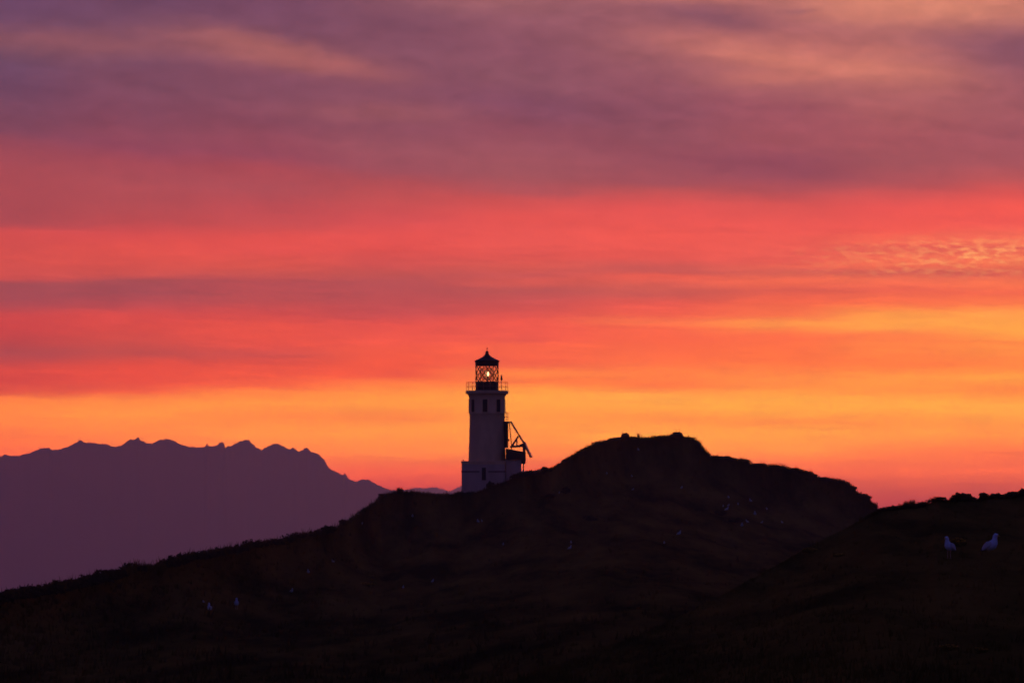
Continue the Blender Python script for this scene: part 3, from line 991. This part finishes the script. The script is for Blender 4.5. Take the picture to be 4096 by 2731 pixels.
# lantern room
bm = bmesh.new()
add_lathe(bm, [(47 * S, pz(1563)), (46.3 * S, pz(1560)), (46.3 * S, pz(1530)), (47.3 * S, pz(1529)), (47.3 * S, pz(1526))], 40)
obj('lantern_base', bm, M_iron, house)
bm = bmesh.new()
RG = 45.2 * S
zb, zt = pz(1526), pz(1462)
nb_ = 7
for sgn in (1, -1):
    for k in range(nb_):
        a0 = 2 * math.pi * (k + 0.3) / nb_
        pts = []
        for i in range(13):
            t = i / 12
            a = a0 + sgn * t * 1.15
            pts.append((RG * math.cos(a), RG * math.sin(a), zb + (zt - zb) * t))
        for a, b in zip(pts, pts[1:]):
            add_tube(bm, a, b, 0.044, n=6)
for k in range(10):
    a = 2 * math.pi * (k + 0.5) / 10
    add_tube(bm, (RG * math.cos(a), RG * math.sin(a), zb), (RG * math.cos(a), RG * math.sin(a), zt), 0.022, n=5)
obj('lattice', bm, M_iron, house)
bm = bmesh.new()
add_lathe(bm, [(43.8 * S, zb), (43.8 * S, zt)], 40, cap=False)
obj('lantern_glass', bm, M_glass, house, True)
bm = bmesh.new()
add_lathe(bm, [(17 * S, pz(1521)), (25 * S, pz(1514)), (28 * S, pz(1505)), (29 * S, pz(1495)), (28 * S, pz(1485)), (25 * S, pz(1476)), (17 * S, pz(1469))], 32, cap=False)
obj('lens', bm, M_lens, house, True)
bm = bmesh.new()
add_lathe(bm, [(46.5 * S, pz(1463)), (47 * S, pz(1456)), (47.5 * S, pz(1450)), (49.5 * S, pz(1446)), (50.5 * S, pz(1443)), (49.5 * S, pz(1441.5)), (40 * S, pz(1438)), (31 * S, pz(1433.5)), (24 * S, pz(1429.5)),
               (16 * S, pz(1425)), (11 * S, pz(1420.5)), (7.6 * S, pz(1415)), (6.2 * S, pz(1411)), (6.0 * S, pz(1408)), (5.2 * S, pz(1404)), (2.0 * S, pz(1402.5))], 40)
roof = obj('roof', bm, M_iron, house)
bm = bmesh.new()
add_lathe(bm, [(6.4 * S, pz(1411)), (7.0 * S, pz(1410)), (7.0 * S, pz(1408)), (6.4 * S, pz(1407))], 20)
obj('vent', bm, M_iron, roof)
bm = bmesh.new()
add_tube(bm, (0, 0, pz(1403)), (0, 0, pz(1387)), 0.028, 0.018, 6)
add_lathe(bm, [(0.01, pz(1397)), (0.055, pz(1396)), (0.075, pz(1394)), (0.055, pz(1392)), (0.01, pz(1391))], 12)
obj('lightning_rod', bm, M_iron, roof)
# the light itself on its pedestal
bm = bmesh.new()
add_tube(bm, (px(1950), 0, pz(1528)), (px(1950), 0, pz(1508)), 0.085, 0.06, 10)
add_tube(bm, (px(1950), 0, pz(1508)), (px(1951.5), 0, pz(1504)), 0.10, 0.10, 10)
obj('pedestal', bm, M_iron, house)
bm = bmesh.new()
bmesh.ops.create_uvsphere(bm, u_segments=20, v_segments=14, radius=1.0)
bmesh.ops.transform(bm, matrix=Matrix.Translation((px(1952.5), 0, pz(1495))) @ Matrix.Diagonal((3.8 * S, 3.8 * S, 8.5 * S, 1)), verts=bm.verts)
obj('lamp', bm, M_lamp, house, True)

# square base round the foot of the tower
BX0, BX1, BY0, BY1 = px(1847), px(2020), -2.42, 2.42
bm = bmesh.new()
add_box(bm, BX0, BX1, BY0, BY1, pz(2010), pz(1858))
base = obj('base', bm, M_base, house)
bm = bmesh.new()
add_box(bm, BX0 - 0.03, BX1 + 0.03, BY0 - 0.03, BY1 + 0.03, pz(1858), pz(1851))
add_box(bm, BX0 - 0.06, BX1 + 0.06, BY0 - 0.06, BY1 + 0.06, pz(1851), pz(1845))
obj('coping', bm, M_wall, base)
bm = bmesh.new()
add_tube(bm, (px(1854), -2.2, pz(1845)), (px(1854), -2.2, pz(1841)), 0.05, 0.05, 8)
add_tube(bm, (px(1854), -2.2, pz(1841)), (px(1854), -2.2, pz(1839.5)), 0.08, 0.04, 8)
obj('vent_pipe', bm, M_iron, base)
bm = bmesh.new()
WX0, WX1 = px(1928), px(1944)
add_box(bm, BX0 - 0.045, WX0 - 0.25, BY0 - 0.05, BY1 + 0.05, pz(1890), pz(1884))
add_box(bm, WX1 + 0.25, BX1 + 0.045, BY0 - 0.05, BY1 + 0.05, pz(1890), pz(1884))
obj('string_course', bm, M_steel, base)
wx, wz, ww, wh = (WX0 + WX1) / 2, pz(1896), WX1 - WX0, 50 * S
bm = bmesh.new()
add_box(bm, wx - ww / 2, wx + ww / 2, BY0 - 0.012, BY0 + 0.1, wz - wh / 2, wz + wh / 2)
win = obj('window', bm, M_pane, house)
bm = bmesh.new()
add_box(bm, wx - ww / 2 - 0.05, wx - ww / 2, BY0 - 0.04, BY0 + 0.1, wz - wh / 2 - 0.05, wz + wh / 2 + 0.05)
add_box(bm, wx + ww / 2, wx + ww / 2 + 0.05, BY0 - 0.04, BY0 + 0.1, wz - wh / 2 - 0.05, wz + wh / 2 + 0.05)
add_box(bm, wx - ww / 2, wx + ww / 2, BY0 - 0.04, BY0 + 0.1, wz + wh / 2, wz + wh / 2 + 0.05)
add_box(bm, wx - ww / 2, wx + ww / 2, BY0 - 0.06, BY0 + 0.1, wz - wh / 2 - 0.05, wz - wh / 2)
obj('frame', bm, M_base, win)

# landing on the right of the tower, with its shaft below and a small railing
bm = bmesh.new()
add_box(bm, px(2005), px(2033), -0.55, 0.55, pz(1790), pz(1693))
add_box(bm, px(2031), px(2038), -0.3, 0.1, pz(1764), pz(1756))
obj('stair_shaft', bm, M_roofdark, house)
bm = bmesh.new()
add_box(bm, px(2005), px(2040), -0.65, 0.65, pz(1692.5), pz(1686))
land = obj('landing', bm, M_iron, house)
bm = bmesh.new()
for x_ in (2018, 2025, 2031.5):
    for y_ in (-0.55, 0.55):
        add_tube(bm, (px(x_), y_, pz(1687)), (px(x_), y_, pz(1649)), 0.022, n=6)
for y in (1650, 1668):
    for y_ in (-0.55, 0.55):
        add_tube(bm, (px(2014), y_, pz(y)), (px(2031.5), y_, pz(y)), 0.018, n=6)
    add_tube(bm, (px(2031.5), -0.55, pz(y)), (px(2031.5), 0.55, pz(y)), 0.018, n=6)
obj('landing_railing', bm, M_steel, land)

# small signal lantern standing at the gallery rail
sig = thing('signal_lantern', 'small capsule shaped signal lantern on a pole at the right of the gallery', 'lantern', lb + Vector((px(2006), -0.55, pz(1563))))
bm = bmesh.new()
add_tube(bm, (0, 0, 0), (0, 0, 41 * S), 0.025, n=8)
obj('pole', bm, M_steel, sig)
bm = bmesh.new()
add_lathe(bm, [(0.06, 41 * S), (0.105, 42 * S), (0.11, 46 * S), (0.10, 55 * S), (0.09, 57 * S)], 16)
obj('housing', bm, M_iron, sig)
bm = bmesh.new()
add_lathe(bm, [(0.075, 57 * S), (0.085, 60 * S), (0.06, 63 * S), (0.015, 64 * S)], 16)
obj('lens', bm, mat('lantern_lens', (0.75, 0.45, 0.2), (0.7, 0.4, 0.18), 8.0, 0.2), sig)

# ================================================================ annex with its dark roof
annex = thing('annex', 'small white annex with thick dark roof beside the lighthouse', 'building', lb + Vector((px(2021.5), 0, 0)))


def ax(x):
    return (x - 2021.5) * S


bm = bmesh.new()
add_box(bm, ax(2022.5), ax(2084), -2.0, 2.2, pz(1990), pz(1839))
obj('wall', bm, M_base, annex)
bm = bmesh.new()
# fascia, its top falling to the right
vs_ = add_box(bm, ax(2022.8), ax(2103), -2.25, 2.45, pz(1838.5), pz(1794))
for v in vs_:
    if v.co.z > pz(1800) and v.co.x > 0.5:
        v.co.z = pz(1810)
rf = obj('roof', bm, M_roofdark, annex)
bm = bmesh.new()
add_box(bm, ax(2084.5), ax(2102), -2.2, 2.4, pz(1853), pz(1839))
obj('porch_beam', bm, M_roofdark, annex)
for y_ in (-2.0, 2.2):
    bm = bmesh.new()
    add_tube(bm, (ax(2094), y_, pz(1853)), (ax(2094), y_, pz(1925)), 0.06, n=8)
    obj('post', bm, M_roofdark, annex)
bm = bmesh.new()
add_box(bm, ax(2084), ax(2084) + 0.03, -0.5, 0.45, pz(1925), pz(1852))
obj('door', bm, M_pane, annex)

# ================================================================ solar panels leaning on their frame
YAW = math.radians(0)
sol = thing('solar_panel', 'solar panels leaning steeply on a steel frame above the annex roof', 'solar panel', lb + Vector((px(2068), 0, pz(1788))))


def qx(x):
    return (x - 2068) * S


def qz(y):
    return (1788 - y) * S


def slab(bm, a, b, th, y0, y1, skew):
    """A panel from a (upper edge) to b (lower edge), thickness below; its far end swung by skew."""
    a, b = Vector((qx(a[0]), 0, qz(a[1]))), Vector((qx(b[0]), 0, qz(b[1])))
    d = (b - a).normalized()
    nrm = Vector((-d.z, 0, d.x))
    if nrm.x < 0:
        nrm = -nrm
    ps = []
    for yy, sk in ((y0, 0.0), (y1, skew)):
        for q, off in ((a, 0), (b, 0), (b, -th), (a, -th)):
            v = q + nrm * off
            ps.append(bm.verts.new((v.x + sk, yy, v.z)))
    for f in ((0, 1, 2, 3), (7, 6, 5, 4), (0, 4, 5, 1), (1, 5, 6, 2), (2, 6, 7, 3), (3, 7, 4, 0)):
        bm.faces.new([ps[i] for i in f])


for a_, b_, th_, sk_ in (((2046, 1687), (2096, 1768), 6.5 * S, 0.07), ((2095, 1765), (2125, 1827), 7.5 * S, 0.17)):
    bm = bmesh.new()
    slab(bm, a_, b_, th_, -1.6, 1.6, sk_)
    obj('panel', bm, M_panel, sol)
bm = bmesh.new()
for y_ in (-1.35, 1.35):
    R5 = 0.085
    add_tube(bm, (qx(2037), y_, qz(1690)), (qx(2047), y_, qz(1785)), 0.05, n=8)
    add_tube(bm, (qx(2036), y_, qz(1688)), (qx(2047), y_, qz(1688)), 0.05, n=8)
    add_tube(bm, (qx(2047), y_, qz(1786)), (qx(2073), y_, qz(1744)), R5, n=8)
    add_tube(bm, (qx(2067), y_, qz(1755)), (qx(2068), y_, qz(1785)), 0.065, n=8)
    add_tube(bm, (qx(2040), y_, qz(1787)), (qx(2094), y_, qz(1783)), R5, n=8)
    add_tube(bm, (qx(2078), y_, qz(1781)), (qx(2094), y_, qz(1777)), R5, n=8)
    add_tube(bm, (qx(2045), y_, qz(1786)), (qx(2045), y_, qz(1800)), 0.06, n=8)
add_tube(bm, (qx(2047), -1.35, qz(1786)), (qx(2047), 1.35, qz(1786)), 0.05, n=8)
obj('frame', bm, M_steel, sol)
bm = bmesh.new()
add_box(bm, qx(2091), qx(2102), -1.5, 1.5, qz(1811), qz(1770))
obj('support_box', bm, M_roofdark, sol)

# ================================================================ gulls
def gull_parts(sitting=False):
    """Body of a gull facing +x, feet on z = 0, about 0.5 m tall; upright stance."""
    dz = -0.13 if sitting else 0.0
    body = [((-0.20, 0, 0.19 + dz), 0.012, 0.008), ((-0.15, 0, 0.205 + dz), 0.030, 0.020), ((-0.09, 0, 0.23 + dz), 0.066, 0.060), ((-0.03, 0, 0.26 + dz), 0.086, 0.086),
            ((0.035, 0, 0.295 + dz), 0.086, 0.088), ((0.075, 0, 0.335 + dz), 0.070, 0.072), ((0.088, 0, 0.375 + dz), 0.052, 0.054), ((0.094, 0, 0.415 + dz), 0.043, 0.044),
            ((0.104, 0, 0.447 + dz), 0.044, 0.045), ((0.126, 0, 0.468 + dz), 0.041, 0.040), ((0.152, 0, 0.470 + dz), 0.029, 0.026), ((0.172, 0, 0.464 + dz), 0.013, 0.012)]
    beak = [((0.166, 0, 0.464 + dz), 0.013, 0.014), ((0.198, 0, 0.458 + dz), 0.009, 0.011), ((0.222, 0, 0.447 + dz), 0.003, 0.004)]
    wings = []
    for s in (1, -1):
        wings.append([((-0.29, s * 0.018, 0.17 + dz), 0.005, 0.006), ((-0.20, s * 0.050, 0.20 + dz), 0.012, 0.026), ((-0.10, s * 0.078, 0.245 + dz), 0.018, 0.055),
                      ((-0.02, s * 0.088, 0.285 + dz), 0.018, 0.064), ((0.05, s * 0.075, 0.315 + dz), 0.014, 0.046), ((0.085, s * 0.055, 0.335 + dz), 0.006, 0.015)])
    return body, beak, wings, dz


def add_leg(bm, s, mi=0):
    add_tube(bm, (0.0, s * 0.035, 0.20), (0.012, s * 0.036, 0.10), 0.010, 0.007, 6, mi)
    add_tube(bm, (0.012, s * 0.036, 0.10), (0.0, s * 0.037, 0.008), 0.007, 0.007, 6, mi)
    heel = (0.0, s * 0.037, 0.008)
    pts = [(0.062, s * 0.037 + t, 0.004) for t in (-0.03, 0.0, 0.03)]
    vh = bm.verts.new(heel)
    tv = [bm.verts.new(q) for q in pts]
    for a, b in zip(tv, tv[1:]):
        bm.faces.new((vh, a, b)).material_index = mi


def make_gull(sitting=False):
    body, beak, wings, dz = gull_parts(sitting)
    root = bpy.data.objects.new('gull', None)
    C.objects.link(root)
    bm = bmesh.new()
    add_loft(bm, body, 16)
    b_ = obj('body', bm, M_white, root)
    bm = bmesh.new()
    add_loft(bm, beak, 8)
    obj('beak', bm, M_beak, root)
    for s in (1, -1):
        bm = bmesh.new()
        bmesh.ops.create_icosphere(bm, subdivisions=1, radius=0.006)
        bmesh.ops.translate(bm, vec=(0.142, s * 0.034, 0.478 + dz), verts=bm.verts)
        obj('eye', bm, M_tip, root)
    for w in wings:
        bm = bmesh.new()
        add_loft(bm, w, 10)
        for f in bm.faces:
            if f.calc_center_median().x < -0.20:
                f.material_index = 1
        obj('wing', bm, [M_mantle, M_tip], root)
    if not sitting:
        for s in (1, -1):
            bm = bmesh.new()
            add_leg(bm, s)
            obj('leg', bm, M_leg, root)
    return root


def make_small_gull(sitting):
    body, beak, wings, dz = gull_parts(sitting)
    bm = bmesh.new()
    add_loft(bm, body, 10, 0)
    add_loft(bm, beak, 6, 1)
    for w in wings:
        add_loft(bm, w, 8, 2)
    if not sitting:
        for s in (1, -1):
            add_leg(bm, s, 3)
    return obj('gull', bm, [M_dim, M_beak, M_mantle, M_leg])


GG = 'gulls resting on the island slopes'
big = [(3797, 2238, 90, math.radians(236), 'larger gull turned left, beside the yellow flowers in the right meadow', False),
       (3966, 2228, 78, math.radians(-52), 'hunched gull facing right, nearest the right edge of the meadow', True),
       (946, 2444, 48, math.radians(-86), 'taller of the two white gulls on the dark slope, lower left', False),
       (838, 2453, 34, math.radians(-97), 'shorter hunched white gull left of the tall one, lower left', True)]
protoS, protoT = None, None
for (u, yb_, hpx, rz, label, sit) in big:
    p = ground_at(u, yb_)
    h = hpx * p.y / F
    sc_ = h / (0.37 if sit else 0.51)
    if sit:
        g = protoT or make_gull(True)
    else:
        g = protoS or make_gull(False)
    if (sit and protoT is None) or (not sit and protoS is None):
        g.location, g.rotation_euler, g.scale = p, (0, 0, rz), (sc_,) * 3
        tag(g, label, 'gull', GG)
        if sit:
            protoT = g
        else:
            protoS = g
    else:
        dup(g, p, rz, sc_, label, GG)

small = [
    (2727, 1953, 15, 'gull alone high on the dark slope under the blocky summit boulder'),
    (2914, 2010, 15, 'topmost gull of the flock, straight above the close pair'),
    (3002, 2003, 14, 'gull above the flock to its right'),
    (2893, 2033, 13, 'faint gull in the flock just left of the close pair'),
    (2914, 2037, 13, 'upper gull of the close pair in the middle of the flock'),
    (2908, 2048, 15, 'lower gull of the close pair in the middle of the flock'),
    (2952, 2038, 14, 'gull right of the close pair in the flock'),
    (2884, 2053, 14, 'gull at the left end of the flock beside the dark shrub'),
    (3020, 2062, 17, 'gull at the right of the flock above the pale strip of grass'),
    (3067, 2032, 13, 'small gull farther right than the flock, level with it'),
    (2988, 2097, 18, 'tall gull below the flock, upper of a pair'),
    (2968, 2110, 17, 'broad gull below the flock, lower of a pair'),
    (3048, 2098, 13, 'dim gull between the low pair and the bright lone gull'),
    (3128, 2092, 13, 'bright lone gull near the foot of the right flank'),
    (2717, 2136, 19, 'gull left of the pale grass strip, low on the right slope'),
    (2532, 1958, 12, 'gull on the middle crest below the round summit boulder'),
    (2284, 2173, 16, 'upper of two gulls close together below the solar panel'),
    (2280, 2188, 17, 'lower of two gulls close together below the solar panel'),
    (2657, 2174, 16, 'dim gull left of and below the one by the pale strip'),
    (2237, 1979, 12, 'faint gull beside the dark round shrub under the hill flank'),
    (1912, 2087, 15, 'left of two faint gulls side by side below the lighthouse'),
    (1927, 2087, 14, 'right of two faint gulls side by side below the lighthouse'),
    (2013, 2177, 15, 'faint lone gull well below the lighthouse and annex'),
    (1233, 2290, 17, 'gull on the dark slope below the wide round shrub'),
    (1331, 2264, 18, 'gull on the dark slope below the compact round shrub'),
    (1731, 2319, 18, 'gull low on the slope left of and below the lighthouse'),
    (1167, 2362, 18, 'gull nearest the flat bottom of the left slope, right of the tall pair'),
    (1613, 2358, 18, 'lowest gull near the middle, below the plateau'),
    (1448, 2099, 13, 'faint gull under the steep bank of the plateau'),
    (1650, 2067, 13, 'faint gull under the level plateau'),
    (2427, 1906, 13, 'gull high on the left flank of the hill'),
    (2527, 1907, 13, 'gull high on the hill below the thin summit plant'),
    (2553, 1803, 12, 'faint gull just below the summit'),
    (814, 2416, 14, 'faint small gull above the hunched white one, lower left'),
]
protos = [None, None]
for i, (u, yb_, hpx, label) in enumerate(small):
    p = ground_at(u, yb_)
    sit = i % 3 == 2
    sc_ = hpx * p.y / F / (0.37 if sit else 0.51)
    k = int(sit)
    if protos[k] is None:
        g = make_small_gull(sit)
        protos[k] = g
    else:
        g = protos[k].copy()
        C.objects.link(g)
    g.location, g.rotation_euler, g.scale = p, (0, 0, random.uniform(-2.6, -0.5)), (sc_ * 1.1, sc_ * 1.1, sc_)
    tag(g, label, 'gull', GG)

# gulls against the light on the skyline
for (u, yfoot, hpx, rz, label) in [
    (3123, 1863, 14, math.radians(180), 'gull standing on the right flank skyline, left of two'),
    (3145, 1870, 13, math.radians(25), 'gull leaning on the right flank skyline, right of two'),
    (2490, 1735, 10, math.radians(170), 'tiny gull standing on the round summit boulder'),
]:
    p = main_point(u, float(np.interp(u, SKx, SKy)))
    p.z += (float(np.interp(u, SKx, SKy)) - yfoot) * p.y / F
    sc_ = hpx * p.y / F / 0.5
    g = protos[0].copy()
    C.objects.link(g)
    g.location, g.rotation_euler, g.scale = p, (0, 0, rz), (sc_,) * 3
    tag(g, label, 'gull', GG)

# two thin bare stalks on the blocky boulder
for u, yt, label in ((2705, 1714, 'left of two thin bare stalks on the blocky summit boulder'), (2717, 1713, 'right of two thin bare stalks on the blocky summit boulder')):
    p = main_point(u, float(np.interp(u, SKx, SKy)))
    k = p.y / F
    z0 = (float(np.interp(u, SKx, SKy)) - 1736) * k
    bm = bmesh.new()
    hh = (1736 - yt) * k
    add_tube(bm, (0, 0, 0), (0.02, 0, hh * 0.6), 0.035, 0.026, 6)
    add_tube(bm, (0.02, 0, hh * 0.6), (-0.02, 0, hh), 0.026, 0.010, 6)
    add_tube(bm, (0.02, 0, hh * 0.6), (0.12, 0, hh * 0.85), 0.016, 0.008, 6)
    o = obj('dry_stalk', bm, M_twig)
    o.location = p + Vector((0, 0, z0))
    tag(o, label, 'plant', 'dry stalks on the summit')

# ================================================================ haze
bm = bmesh.new()
add_box(bm, -21000, 21000, -3200, HAZE_FAR, -12.0, HAZE_TOP)
M_haze = bpy.data.materials.new('sea_air')
M_haze.use_nodes = True
t_ = M_haze.node_tree
for n_ in list(t_.nodes):
    t_.nodes.remove(n_)
o_ = t_.nodes.new('ShaderNodeOutputMaterial')
pv = t_.nodes.new('ShaderNodeVolumePrincipled')
pv.inputs['Color'].default_value = (0.94, 0.78, 0.86, 1)
pv.inputs['Density'].default_value = HAZE_K
pv.inputs['Anisotropy'].default_value = 0.45
t_.links.new(pv.outputs[0], o_.inputs['Volume'])
haze = obj('haze', bm, M_haze)
structure(haze, 'stuff')
